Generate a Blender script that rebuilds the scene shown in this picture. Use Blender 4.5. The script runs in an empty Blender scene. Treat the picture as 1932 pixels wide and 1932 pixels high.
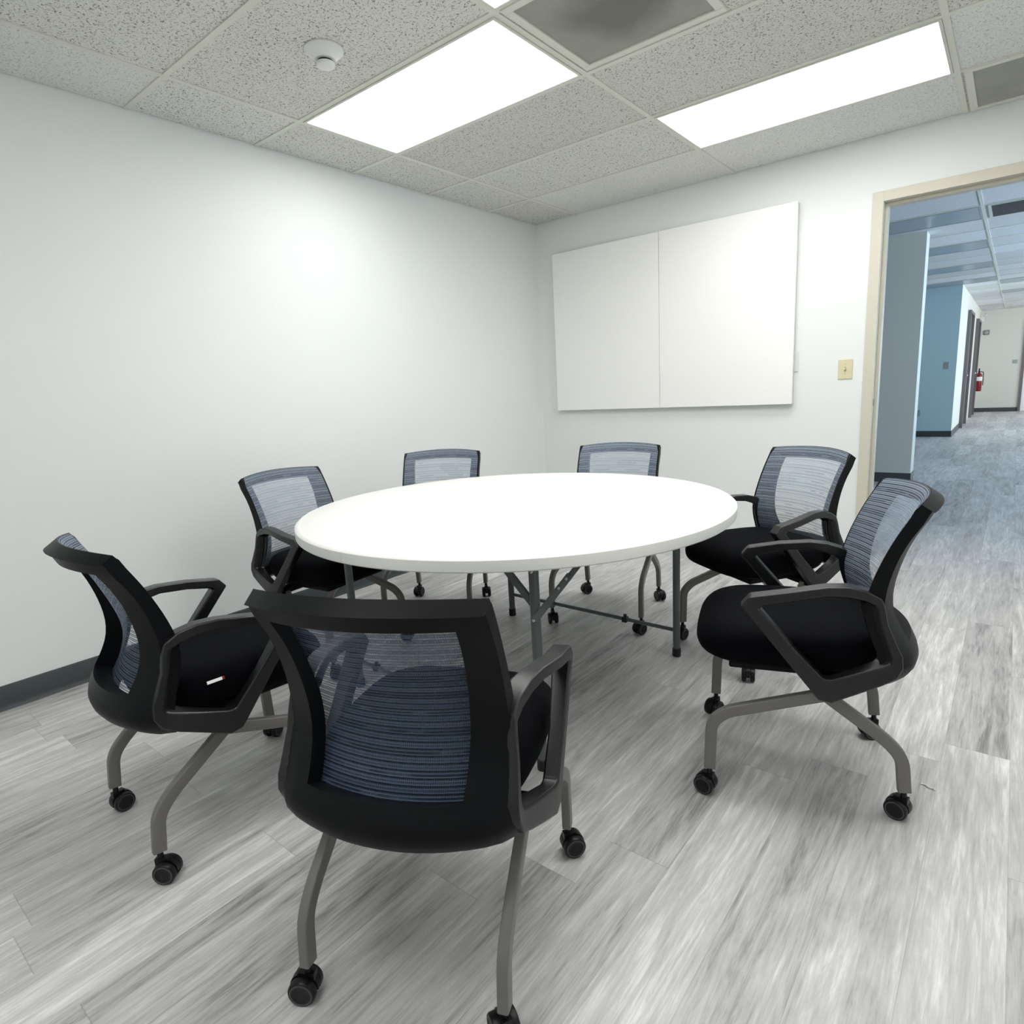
import bpy, bmesh, math, random
from mathutils import Vector, Matrix

# ------------------------------------------------------------------ camera, world, exposure
SC = bpy.context.scene
COL = SC.collection
H = 2.4932                      # ceiling height
PI = math.pi
R = math.radians
cd = bpy.data.cameras.new('camera')
cam = bpy.data.objects.new('camera', cd)
COL.objects.link(cam)
cd.sensor_fit = 'HORIZONTAL'
cd.sensor_width = 36.0
cd.lens = 36.0 * 1160.39 / 1932.0
cd.clip_start = 0.02
RX = (0.77942515, 0.62414255, -0.05424494)      # image right
RY = (0.07925775, -0.1841236, -0.97970236)      # image down
RZ = (-0.6214617, 0.75930533, -0.1929787)       # looking direction
cam.matrix_world = Matrix(((RX[0], -RY[0], -RZ[0], 3.1565),
                           (RX[1], -RY[1], -RZ[1], -4.3591),
                           (RX[2], -RY[2], -RZ[2], 1.1798),
                           (0, 0, 0, 1)))
SC.camera = cam
w = bpy.data.worlds.new('world')
SC.world = w
w.use_nodes = True
w.node_tree.nodes['Background'].inputs[0].default_value = (0.6, 0.7, 0.85, 1)
w.node_tree.nodes['Background'].inputs[1].default_value = 0.05
SC.view_settings.view_transform = 'Standard'
SC.view_settings.look = 'None'
SC.view_settings.gamma = 1.0
SC.view_settings.exposure = 0.42
SC.view_settings.use_curve_mapping = False
try:
    SC.cycles.use_denoising = True
    SC.cycles.max_bounces = 10
    SC.cycles.diffuse_bounces = 6
    SC.cycles.transparent_max_bounces = 16
    SC.cycles.sample_clamp_indirect = 8.0
except Exception:
    pass
LAMP = 7.2                      # radiance of the lit ceiling panels


def daylight(name, loc, rot, sx, sy, power, col=(0.62, 0.8, 1.0), spread=180):
    l = bpy.data.lights.new(name, 'AREA')
    l.shape = 'RECTANGLE'
    l.size = sx
    l.size_y = sy
    l.energy = power
    l.color = col
    l.spread = R(spread)
    o = bpy.data.objects.new(name, l)
    COL.objects.link(o)
    o.location = loc
    o.rotation_euler = rot
    return o


# windows along the far side of the open office, out of frame to the right
daylight('office_window_light', (6.35, 3.7, 1.4), (0, R(118), 0), 1.4, 6.2, 150, (0.58, 0.78, 1.0), 125)
daylight('hall_window_light', (6.35, 9.4, 1.4), (0, R(96), 0), 2.0, 1.5, 120, (0.72, 0.87, 1.0))
daylight('hall_end_light', (5.6, 13.6, 1.6), (0, R(90), 0), 1.8, 2.4, 48, (0.92, 0.95, 1.0))


# ------------------------------------------------------------------ material helpers
def new_mat(name):
    m = bpy.data.materials.new(name)
    m.use_nodes = True
    nt = m.node_tree
    b = nt.nodes['Principled BSDF']
    return m, nt, b


def N(nt, t, **kw):
    n = nt.nodes.new(t)
    for k, v in kw.items():
        setattr(n, k, v)
    return n


def M2(nt, op, a, b=None, c=None, clamp=False):
    n = nt.nodes.new('ShaderNodeMath')
    n.operation = op
    n.use_clamp = clamp
    for i, v in enumerate((a, b, c)):
        if v is None:
            continue
        if isinstance(v, (int, float)):
            n.inputs[i].default_value = v
        else:
            nt.links.new(v, n.inputs[i])
    return n.outputs[0]


def mixcol(nt, f, a, b):
    n = nt.nodes.new('ShaderNodeMix')
    n.data_type = 'RGBA'
    for s, v in ((n.inputs[0], f), (n.inputs[6], a), (n.inputs[7], b)):
        if isinstance(v, (int, float)):
            s.default_value = v
        elif isinstance(v, tuple):
            s.default_value = (*v, 1)
        else:
            nt.links.new(v, s)
    return n.outputs[2]


def ramp(nt, f, lo, hi):
    n = nt.nodes.new('ShaderNodeMapRange')
    n.clamp = True
    nt.links.new(f, n.inputs[0])
    n.inputs[1].default_value = lo
    n.inputs[2].default_value = hi
    return n.outputs[0]


def simple(name, col, rough=0.5, spec=0.5, metal=0.0, bump=0.0, bscale=200.0, vary=0.0):
    m, nt, b = new_mat(name)
    b.inputs['Base Color'].default_value = (*col, 1)
    b.inputs['Roughness'].default_value = rough
    b.inputs['Specular IOR Level'].default_value = spec
    b.inputs['Metallic'].default_value = metal
    tc = N(nt, 'ShaderNodeTexCoord')
    nz = N(nt, 'ShaderNodeTexNoise')
    nz.inputs['Scale'].default_value = bscale
    nz.inputs['Detail'].default_value = 3
    nt.links.new(tc.outputs['Object'], nz.inputs['Vector'])
    if bump > 0:
        bp = N(nt, 'ShaderNodeBump')
        bp.inputs['Strength'].default_value = bump
        bp.inputs['Distance'].default_value = 0.001
        nt.links.new(nz.outputs[0], bp.inputs['Height'])
        nt.links.new(bp.outputs[0], b.inputs['Normal'])
    if vary > 0:
        c = mixcol(nt, nz.outputs[0], tuple(v * (1 - vary) for v in col), tuple(min(1, v * (1 + vary)) for v in col))
        nt.links.new(c, b.inputs['Base Color'])
    return m


MAT = {}
MAT['wall'] = simple('wall_paint', (0.765, 0.79, 0.785), 0.65, 0.3, bump=0.15, bscale=160, vary=0.012)
MAT['hall_blue'] = simple('pale_blue_wall_paint', (0.50, 0.66, 0.70), 0.7, 0.3, bump=0.15, bscale=160, vary=0.012)
MAT['office_wall'] = simple('office_wall_paint', (0.66, 0.66, 0.60), 0.7, 0.3, bump=0.15, bscale=160, vary=0.012)
MAT['base'] = simple('rubber_baseboard', (0.045, 0.055, 0.06), 0.5, 0.4, vary=0.1, bscale=40)
MAT['beige'] = simple('door_frame_paint', (0.60, 0.565, 0.475), 0.45, 0.4, bump=0.05, bscale=60, vary=0.03)
MAT['jamb'] = simple('brown_jamb_paint', (0.16, 0.145, 0.145), 0.5, 0.3, vary=0.05)
MAT['board'] = simple('board_laminate', (0.87, 0.865, 0.85), 0.42, 0.4, vary=0.008, bscale=30)
MAT['board_edge'] = simple('board_edge', (0.62, 0.62, 0.61), 0.5, 0.4)
MAT['cream'] = simple('cream_plastic', (0.66, 0.60, 0.40), 0.35, 0.5)
MAT['cream_dark'] = simple('cream_toggle', (0.42, 0.37, 0.2), 0.35, 0.5)
MAT['white_plastic'] = simple('white_plastic', (0.72, 0.72, 0.71), 0.4, 0.5)
MAT['tbar'] = simple('ceiling_grid_metal', (0.66, 0.66, 0.59), 0.5, 0.4, vary=0.03)
MAT['lamp_frame'] = simple('lamp_frame', (0.62, 0.62, 0.56), 0.4, 0.4)
MAT['black_plastic'] = simple('black_plastic', (0.0030, 0.0034, 0.0045), 0.42, 0.14, bump=0.25, bscale=900)
MAT['arm_plastic'] = simple('arm_plastic', (0.0048, 0.0051, 0.0058), 0.30, 0.48, bump=0.2, bscale=900)
MAT['caster'] = simple('caster_plastic', (0.005, 0.005, 0.006), 0.4, 0.3)
MAT['caster_ring'] = simple('caster_ring', (0.045, 0.045, 0.045), 0.4, 0.5)
MAT['chair_leg'] = simple('taupe_leg_paint', (0.155, 0.147, 0.137), 0.4, 0.45, bump=0.15, bscale=700, vary=0.05)
MAT['table_leg'] = simple('table_leg_paint', (0.085, 0.098, 0.098), 0.38, 0.5, bump=0.1, bscale=500, vary=0.05)
MAT['rivet'] = simple('rivet_metal', (0.6, 0.6, 0.6), 0.25, 0.5, metal=1.0)
MAT['table_top'] = simple('table_plastic', (0.80, 0.795, 0.765), 0.38, 0.45, bump=0.2, bscale=350)
MAT['red'] = simple('extinguisher_red', (0.22, 0.006, 0.014), 0.3, 0.5)
MAT['black'] = simple('plain_black', (0.01, 0.01, 0.01), 0.5, 0.4)
MAT['grey'] = simple('grey_plate', (0.33, 0.36, 0.36), 0.5, 0.4)
MAT['dark_green'] = simple('alarm_housing', (0.14, 0.17, 0.16), 0.5, 0.4)
MAT['paper'] = simple('paper', (0.85, 0.85, 0.84), 0.7, 0.2)
MAT['duct'] = simple('duct_metal', (0.25, 0.25, 0.22), 0.6, 0.3, vary=0.3, bscale=8)
MAT['lamp_off'] = simple('unlit_lens', (0.30, 0.34, 0.38), 0.3, 0.5, vary=0.04)


def fabric():
    m, nt, b = new_mat('black_seat_fabric')
    tc = N(nt, 'ShaderNodeTexCoord')
    nz = N(nt, 'ShaderNodeTexVoronoi')
    nz.inputs['Scale'].default_value = 420
    nt.links.new(tc.outputs['Object'], nz.inputs['Vector'])
    c = mixcol(nt, nz.outputs['Distance'], (0.0008, 0.0010, 0.0018), (0.0022, 0.0026, 0.0042))
    nt.links.new(c, b.inputs['Base Color'])
    b.inputs['Roughness'].default_value = 0.85
    b.inputs['Specular IOR Level'].default_value = 0.06
    b.inputs['Sheen Weight'].default_value = 0.006
    bp = N(nt, 'ShaderNodeBump')
    bp.inputs['Strength'].default_value = 0.5
    bp.inputs['Distance'].default_value = 0.001
    nt.links.new(nz.outputs['Distance'], bp.inputs['Height'])
    nt.links.new(bp.outputs[0], b.inputs['Normal'])
    return m


MAT['fabric'] = fabric()


def mesh_fabric():
    # woven back: dense blue-grey bands of thread with open rows between them
    m, nt, b = new_mat('blue_grey_mesh')
    uv = N(nt, 'ShaderNodeUVMap')
    sp = N(nt, 'ShaderNodeSeparateXYZ')
    nt.links.new(uv.outputs[0], sp.inputs[0])
    u, v = sp.outputs[0], sp.outputs[1]          # metres across, metres along the height
    P = 0.0130
    q = M2(nt, 'DIVIDE', v, P)
    row = M2(nt, 'FLOOR', q)
    fr = M2(nt, 'FRACT', q)

    def line(c, hw, soft=0.03):
        d = M2(nt, 'ABSOLUTE', M2(nt, 'SUBTRACT', fr, c))
        return M2(nt, 'SUBTRACT', 1.0, ramp(nt, d, hw - soft, hw + soft))
    gap = line(0.12, 0.085)                       # open row in every repeat
    dense = M2(nt, 'MAXIMUM', line(0.36, 0.075), line(0.80, 0.075))
    # every third repeat has a wider row, open only in broken stretches
    third = M2(nt, 'LESS_THAN', M2(nt, 'MODULO', row, 3.0), 0.5)
    cb = N(nt, 'ShaderNodeCombineXYZ')
    nt.links.new(M2(nt, 'MULTIPLY', u, 12.0), cb.inputs[0])
    nt.links.new(M2(nt, 'MULTIPLY', row, 0.73), cb.inputs[1])
    nz = N(nt, 'ShaderNodeTexNoise')
    nz.inputs['Scale'].default_value = 1.0
    nz.inputs['Detail'].default_value = 1.0
    nt.links.new(cb.outputs[0], nz.inputs['Vector'])
    broken = M2(nt, 'MULTIPLY', M2(nt, 'MULTIPLY', third, line(0.58, 0.17)), ramp(nt, nz.outputs[0], 0.40, 0.48))
    # fine stitches in the loose rows
    st = M2(nt, 'ABSOLUTE', M2(nt, 'SUBTRACT', M2(nt, 'FRACT', M2(nt, 'DIVIDE', u, 0.0040)), 0.5))
    st = ramp(nt, st, 0.30, 0.38)
    loose = M2(nt, 'MULTIPLY_ADD', st, 0.30, 0.46)
    alpha = M2(nt, 'MAXIMUM', loose, M2(nt, 'MULTIPLY', dense, 0.92))
    alpha = M2(nt, 'MULTIPLY', alpha, M2(nt, 'SUBTRACT', 1.0, M2(nt, 'MULTIPLY', gap, 0.82)))
    alpha = M2(nt, 'MULTIPLY', alpha, M2(nt, 'SUBTRACT', 1.0, M2(nt, 'MULTIPLY', broken, 0.55)))
    wn = N(nt, 'ShaderNodeTexWhiteNoise', noise_dimensions='1D')
    nt.links.new(row, wn.inputs['W'])
    rnd = wn.outputs[0]
    ge = N(nt, 'ShaderNodeNewGeometry')
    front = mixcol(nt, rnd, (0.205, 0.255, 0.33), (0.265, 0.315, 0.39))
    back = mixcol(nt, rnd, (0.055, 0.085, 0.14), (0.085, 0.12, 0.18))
    col = mixcol(nt, ge.outputs['Backfacing'], back, front)      # rear faces take the darker colours
    nt.links.new(col, b.inputs['Base Color'])
    b.inputs['Roughness'].default_value = 0.55
    b.inputs['Specular IOR Level'].default_value = 0.35
    nt.links.new(alpha, b.inputs['Alpha'])
    return m


MAT['mesh'] = mesh_fabric()


def floor_mat():
    m, nt, b = new_mat('grey_vinyl_planks')
    ge = N(nt, 'ShaderNodeNewGeometry')
    sp = N(nt, 'ShaderNodeSeparateXYZ')
    nt.links.new(ge.outputs['Position'], sp.inputs[0])
    x, y = sp.outputs[0], sp.outputs[1]
    PW, PL = 0.163, 1.22
    xs = M2(nt, 'DIVIDE', M2(nt, 'SUBTRACT', x, 2.7455), PW)
    ix = M2(nt, 'FLOOR', xs)
    fx = M2(nt, 'SUBTRACT', xs, ix)
    wn = N(nt, 'ShaderNodeTexWhiteNoise', noise_dimensions='1D')
    nt.links.new(M2(nt, 'ADD', ix, 31.7), wn.inputs['W'])
    ys = M2(nt, 'ADD', M2(nt, 'DIVIDE', y, PL), M2(nt, 'MULTIPLY', wn.outputs[0], 7.0))
    iy = M2(nt, 'FLOOR', ys)
    fy = M2(nt, 'SUBTRACT', ys, iy)
    cb = N(nt, 'ShaderNodeCombineXYZ')
    nt.links.new(ix, cb.inputs[0])
    nt.links.new(iy, cb.inputs[1])
    wp = N(nt, 'ShaderNodeTexWhiteNoise', noise_dimensions='2D')
    nt.links.new(cb.outputs[0], wp.inputs['Vector'])
    rnd = wp.outputs[0]

    def streak(kx, ky, off, detail, dist=0.0):
        c = N(nt, 'ShaderNodeCombineXYZ')
        nt.links.new(M2(nt, 'MULTIPLY', x, kx), c.inputs[0])
        nt.links.new(M2(nt, 'MULTIPLY', y, ky), c.inputs[1])
        nt.links.new(M2(nt, 'MULTIPLY_ADD', rnd, 43.0, off), c.inputs[2])
        n = N(nt, 'ShaderNodeTexNoise')
        n.inputs['Scale'].default_value = 1.0
        n.inputs['Detail'].default_value = detail
        n.inputs['Roughness'].default_value = 0.62
        n.inputs['Distortion'].default_value = dist
        nt.links.new(c.outputs[0], n.inputs['Vector'])
        return n.outputs[0]
    s1 = ramp(nt, streak(34, 2.0, 0.0, 6, 1.2), 0.27, 0.73)
    s2 = ramp(nt, streak(135, 9.0, 9.0, 4, 0.8), 0.28, 0.72)
    s3 = ramp(nt, streak(9, 1.6, 17.0, 4, 2.0), 0.26, 0.74)
    f = M2(nt, 'ADD', M2(nt, 'MULTIPLY', s1, 0.36), M2(nt, 'MULTIPLY', s2, 0.24))
    f = M2(nt, 'ADD', f, M2(nt, 'MULTIPLY', s3, 0.33))
    f = M2(nt, 'ADD', f, M2(nt, 'MULTIPLY_ADD', rnd, 0.25, -0.085))
    cr = N(nt, 'ShaderNodeValToRGB')
    el = cr.color_ramp.elements
    el[0].position = 0.15
    el[0].color = (0.205, 0.201, 0.199, 1)
    el[1].position = 0.86
    el[1].color = (0.80, 0.785, 0.78, 1)
    e = el.new(0.40)
    e.color = (0.43, 0.422, 0.419, 1)
    e = el.new(0.62)
    e.color = (0.565, 0.555, 0.551, 1)
    nt.links.new(f, cr.inputs[0])
    # joints
    ex = M2(nt, 'MINIMUM', fx, M2(nt, 'SUBTRACT', 1.0, fx))
    ey = M2(nt, 'MINIMUM', fy, M2(nt, 'SUBTRACT', 1.0, fy))
    jx = M2(nt, 'LESS_THAN', ex, 0.004)
    jy = M2(nt, 'LESS_THAN', ey, 0.0010)
    j = M2(nt, 'MAXIMUM', jx, jy)
    col = mixcol(nt, M2(nt, 'MULTIPLY', j, 0.30), cr.outputs[0], (0.12, 0.118, 0.115))
    nt.links.new(col, b.inputs['Base Color'])
    b.inputs['Roughness'].default_value = 0.46
    b.inputs['Specular IOR Level'].default_value = 0.4
    bp = N(nt, 'ShaderNodeBump')
    bp.inputs['Strength'].default_value = 0.12
    bp.inputs['Distance'].default_value = 0.0012
    nt.links.new(s2, bp.inputs['Height'])
    nt.links.new(bp.outputs[0], b.inputs['Normal'])
    return m


MAT['floor'] = floor_mat()


def tile_mat(name, base, contrast):
    m, nt, b = new_mat(name)
    tc = N(nt, 'ShaderNodeTexCoord')
    sp = N(nt, 'ShaderNodeSeparateXYZ')
    nt.links.new(tc.outputs['Object'], sp.inputs[0])
    ix = M2(nt, 'FLOOR', M2(nt, 'DIVIDE', sp.outputs[0], 1.2192))
    iy = M2(nt, 'FLOOR', M2(nt, 'DIVIDE', sp.outputs[1], 0.6096))
    cb = N(nt, 'ShaderNodeCombineXYZ')
    nt.links.new(ix, cb.inputs[0])
    nt.links.new(iy, cb.inputs[1])
    wn = N(nt, 'ShaderNodeTexWhiteNoise', noise_dimensions='2D')
    nt.links.new(cb.outputs[0], wn.inputs['Vector'])

    def noise(scale, det, off, dis=0.0):
        mp = N(nt, 'ShaderNodeMapping')
        mp.inputs['Location'].default_value = off
        nt.links.new(tc.outputs['Object'], mp.inputs[0])
        n = N(nt, 'ShaderNodeTexNoise')
        n.inputs['Scale'].default_value = scale
        n.inputs['Detail'].default_value = det
        n.inputs['Distortion'].default_value = dis
        nt.links.new(mp.outputs[0], n.inputs['Vector'])
        return n.outputs[0]
    # short worm-shaped fissures: thin level lines of one noise, kept only where another is high
    worm = M2(nt, 'SUBTRACT', 1.0, ramp(nt, M2(nt, 'ABSOLUTE', M2(nt, 'SUBTRACT', noise(62, 1, (0, 0, 0), 0.5), 0.5)), 0.014, 0.036))
    keep = ramp(nt, noise(92, 0, (5, 3, 1)), 0.46, 0.53)
    worm = M2(nt, 'MULTIPLY', worm, keep)
    pits = M2(nt, 'SUBTRACT', 1.0, ramp(nt, noise(118, 1, (9, 2, 7)), 0.27, 0.35))
    fine = noise(260, 2, (1, 8, 2))
    spots = M2(nt, 'MAXIMUM', worm, pits)
    light = M2(nt, 'GREATER_THAN', wn.outputs[0], 0.72)
    amt = M2(nt, 'MULTIPLY', spots, M2(nt, 'MULTIPLY_ADD', light, -0.45 * contrast, contrast))
    c0 = mixcol(nt, wn.outputs[0], tuple(v * 0.93 for v in base), tuple(min(0.86, v * k) for v, k in zip(base, (1.12, 1.125, 1.17))))
    c0 = mixcol(nt, M2(nt, 'MULTIPLY', fine, 0.30), c0, tuple(v * 0.72 for v in base))
    c = mixcol(nt, amt, c0, (0.085, 0.08, 0.062))
    nt.links.new(c, b.inputs['Base Color'])
    b.inputs['Roughness'].default_value = 0.9
    b.inputs['Specular IOR Level'].default_value = 0.1
    bp = N(nt, 'ShaderNodeBump')
    bp.inputs['Strength'].default_value = 0.5
    bp.inputs['Distance'].default_value = 0.002
    bp.invert = True
    nt.links.new(spots, bp.inputs['Height'])
    nt.links.new(bp.outputs[0], b.inputs['Normal'])
    return m


MAT['tile'] = tile_mat('fissured_ceiling_tile', (0.69, 0.685, 0.64), 0.75)
MAT['tile_office'] = tile_mat('office_ceiling_tile', (0.66, 0.66, 0.65), 0.3)


def lens_mat(name, LAMP):
    m, nt, b = new_mat(name)
    b.inputs['Base Color'].default_value = (0.8, 0.8, 0.8, 1)
    tc = N(nt, 'ShaderNodeTexCoord')
    sp = N(nt, 'ShaderNodeSeparateXYZ')
    nt.links.new(tc.outputs['Object'], sp.inputs[0])
    # three tubes behind the lens, each brighter along its own line
    t = M2(nt, 'COSINE', M2(nt, 'MULTIPLY', sp.outputs[1], 2 * PI / 0.185))
    e = M2(nt, 'MULTIPLY_ADD', t, 0.16 * LAMP, LAMP)
    b.inputs['Emission Color'].default_value = (1.0, 1.0, 0.975, 1)
    nt.links.new(e, b.inputs['Emission Strength'])
    return m


MAT['lens'] = lens_mat('lit_prismatic_lens', LAMP)
MAT['lens_dimmed'] = lens_mat('lit_dimmed_lens', LAMP * 0.74)  # emission lowered to calm the bright spot on the left wall


def perforated(name, col, open_frac, dirty):
    m, nt, b = new_mat(name)
    tc = N(nt, 'ShaderNodeTexCoord')
    v = N(nt, 'ShaderNodeTexVoronoi')
    v.inputs['Scale'].default_value = 190
    v.inputs['Randomness'].default_value = 0.0
    nt.links.new(tc.outputs['Object'], v.inputs['Vector'])
    hole = M2(nt, 'LESS_THAN', v.outputs['Distance'], open_frac)
    nz = N(nt, 'ShaderNodeTexNoise')
    nz.inputs['Scale'].default_value = 5
    nz.inputs['Detail'].default_value = 4
    nt.links.new(tc.outputs['Object'], nz.inputs['Vector'])
    stain = M2(nt, 'MULTIPLY', ramp(nt, nz.outputs[0], 0.35, 0.7), 0.3)
    if dirty:
        # dust settled round the duct mouth in the middle of the panel
        ln = N(nt, 'ShaderNodeVectorMath', operation='LENGTH')
        nt.links.new(tc.outputs['Object'], ln.inputs[0])
        d = M2(nt, 'ADD', ln.outputs['Value'], M2(nt, 'MULTIPLY_ADD', nz.outputs[0], 0.26, -0.13))
        stain = M2(nt, 'MAXIMUM', stain, M2(nt, 'SUBTRACT', 1.0, ramp(nt, d, 0.10, 0.27)))
    c = mixcol(nt, stain, col, tuple(k * 0.5 for k in col))
    nt.links.new(c, b.inputs['Base Color'])
    b.inputs['Roughness'].default_value = 0.6
    nt.links.new(M2(nt, 'SUBTRACT', 1.0, hole), b.inputs['Alpha'])
    return m


MAT['perf'] = perforated('dusty_perforated_grille', (0.40, 0.40, 0.36), 0.36, True)
MAT['perf_clean'] = perforated('perforated_grille', (0.37, 0.37, 0.335), 0.30, False)


# ------------------------------------------------------------------ mesh helpers
def obj(name, bm, mat, parent=None, bevel=0.0, seg=2, smooth=None, sub=0):
    bmesh.ops.recalc_face_normals(bm, faces=bm.faces)
    me = bpy.data.meshes.new(name)
    bm.to_mesh(me)
    bm.free()
    mats = mat if isinstance(mat, (list, tuple)) else [mat]
    for k in mats:
        me.materials.append(MAT[k] if isinstance(k, str) else k)
    if smooth is not None:
        for p in me.polygons:
            p.use_smooth = True
        me.set_sharp_from_angle(angle=R(smooth))
    o = bpy.data.objects.new(name, me)
    COL.objects.link(o)
    if parent is not None:
        o.parent = parent
    if bevel > 0:
        b = o.modifiers.new('bevel', 'BEVEL')
        b.width = bevel
        b.segments = seg
        b.limit_method = 'ANGLE'
        b.angle_limit = R(40)
        b.harden_normals = smooth is not None
    if sub:
        s = o.modifiers.new('subsurf', 'SUBSURF')
        s.levels = sub
        s.render_levels = sub
    return o


def thing(name, label, cat, loc=(0, 0, 0), rz=0.0, group=None):
    o = bpy.data.objects.new(name, None)
    COL.objects.link(o)
    o.empty_display_size = 0.1
    o.location = loc
    o.rotation_euler = (0, 0, rz)
    return tag(o, label, cat, group)


def tag(o, label, cat, group=None):
    o['label'] = label
    o['category'] = cat
    if group:
        o['group'] = group
    return o


def struct(o):
    o['kind'] = 'structure'
    return o


def box(bm, x0, x1, y0, y1, z0, z1, mi=0):
    vs = [bm.verts.new(p) for p in ((x0, y0, z0), (x1, y0, z0), (x1, y1, z0), (x0, y1, z0),
                                    (x0, y0, z1), (x1, y0, z1), (x1, y1, z1), (x0, y1, z1))]
    for f in ((0, 3, 2, 1), (4, 5, 6, 7), (0, 1, 5, 4), (1, 2, 6, 5), (2, 3, 7, 6), (3, 0, 4, 7)):
        bm.faces.new([vs[i] for i in f]).material_index = mi
    return vs


def boxbm(*a):
    bm = bmesh.new()
    box(bm, *a)
    return bm


def lathe(bm, prof, n=32, axis='Z', c=(0, 0, 0), mi=0):
    # prof: list of (radius, height); closed at ends where radius is 0
    rings = []
    c = Vector(c)
    for r, h in prof:
        ring = []
        for k in range(n if r > 1e-6 else 1):
            a = 2 * PI * k / n
            p = (r * math.cos(a), r * math.sin(a), h)
            if axis == 'X':
                p = (h, p[0], p[1])
            elif axis == 'Y':
                p = (p[0], h, p[1])
            ring.append(bm.verts.new(c + Vector(p)))
        rings.append(ring)
    for a, b in zip(rings, rings[1:]):
        for k in range(n):
            q = [a[k % len(a)], a[(k + 1) % len(a)], b[(k + 1) % len(b)], b[k % len(b)]]
            u = []
            for v in q:
                if v not in u:
                    u.append(v)
            if len(u) > 2:
                bm.faces.new(u).material_index = mi


def fillet(pts, rad, n=5):
    # round the inner corners of a polyline
    P = [Vector(p) for p in pts]
    out = [P[0]]
    for i in range(1, len(P) - 1):
        a, b, c = P[i - 1], P[i], P[i + 1]
        d = min(rad, (a - b).length * 0.48, (c - b).length * 0.48)
        s, e = b + (a - b).normalized() * d, b + (c - b).normalized() * d
        for k in range(n + 1):
            t = k / n
            out.append(s * (1 - t) ** 2 + b * 2 * t * (1 - t) + e * t * t)
    out.append(P[-1])
    return out


def sweep(bm, pts, sect, ref=Vector((1, 0, 0)), mi=0):
    # sect: list of (a,b): a along ref-side, b along the normal
    P = [Vector(p) for p in pts]
    rings = []
    for i, p in enumerate(P):
        d = (P[min(i + 1, len(P) - 1)] - P[max(i - 1, 0)]).normalized()
        s = (ref - d * ref.dot(d)).normalized()
        n = d.cross(s)
        rings.append([bm.verts.new(p + s * a + n * b) for a, b in sect])
    m = len(sect)
    for r0, r1 in zip(rings, rings[1:]):
        for k in range(m):
            bm.faces.new((r0[k], r0[(k + 1) % m], r1[(k + 1) % m], r1[k])).material_index = mi
    bm.faces.new(rings[0][::-1]).material_index = mi
    bm.faces.new(rings[-1]).material_index = mi


def rrect(a, b, r, n=3):
    out = []
    for cx, cy, a0 in ((a - r, b - r, 0), (-a + r, b - r, 90), (-a + r, -b + r, 180), (a - r, -b + r, 270)):
        for k in range(n + 1):
            t = R(a0 + 90 * k / n)
            out.append((cx + r * math.cos(t), cy + r * math.sin(t)))
    return out


def circ(r, n=14):
    return [(r * math.cos(2 * PI * k / n), r * math.sin(2 * PI * k / n)) for k in range(n)]


def ref_for(a, b):
    d = (Vector(b) - Vector(a)).normalized()
    return Vector((0, 0, 1)) if abs(d.z) < 0.8 else Vector((1, 0, 0))


def rod(bm, a, b, r, n=12, mi=0):
    sweep(bm, [a, b], circ(r, n), ref_for(a, b), mi)


def interp(tab, t):
    # tab: rows (key, v1, v2..), smooth cubic through rows, key ascending
    if t <= tab[0][0]:
        return tab[0][1:]
    if t >= tab[-1][0]:
        return tab[-1][1:]
    for i in range(len(tab) - 1):
        if tab[i][0] <= t <= tab[i + 1][0]:
            break
    p1, p2 = tab[i], tab[i + 1]
    p0 = tab[i - 1] if i else p1
    p3 = tab[i + 2] if i + 2 < len(tab) else p2
    h = p2[0] - p1[0]
    s = (t - p1[0]) / h
    out = []
    for k in range(1, len(p1)):
        m1 = (p2[k] - p0[k]) / max(p2[0] - p0[0], 1e-6) * h
        m2 = (p3[k] - p1[k]) / max(p3[0] - p1[0], 1e-6) * h
        out.append((2 * s ** 3 - 3 * s * s + 1) * p1[k] + (s ** 3 - 2 * s * s + s) * m1 + (-2 * s ** 3 + 3 * s * s) * p2[k] + (s ** 3 - s * s) * m2)
    return out


# ------------------------------------------------------------------ room shell
RX1, RY0 = 4.12, -5.35          # right and front extent of the meeting room
OX0, OX1, OY1 = -3.2, 6.5, 15.6  # open office beyond the doorway
WT = 0.12                       # partition thickness
DX0, DX1, DZ = 2.427, 3.425, 2.188   # outer edges of the door frame


def wallobj(name, *boxes, mat='wall'):
    bm = bmesh.new()
    for b in boxes:
        box(bm, *b)
    return struct(obj(name, bm, mat))


struct(obj('floor', boxbm(OX0 - 0.2, OX1 + 0.2, RY0 - 0.15, OY1 + 0.2, -0.06, 0.0), 'floor'))
wallobj('wall_left', (-WT, 0, RY0 - WT, 0.0, 0, H + 0.25))
wallobj('wall_back', (-WT, DX0 + 0.012, 0, WT, 0, H + 0.25), (DX1 - 0.012, OX1, 0, WT, 0, H + 0.25), (DX0 + 0.012, DX1 - 0.012, 0, WT, DZ - 0.012, H + 0.25))
wallobj('wall_right', (RX1, RX1 + WT, RY0 - WT, 0.0, 0, H + 0.25))
wallobj('wall_front', (0.0, RX1, RY0 - WT, RY0, 0, H + 0.25))
struct(obj('ceiling_deck', boxbm(-WT, RX1 + WT, RY0 - WT, WT, H + 0.25, H + 0.30), 'black'))


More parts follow.
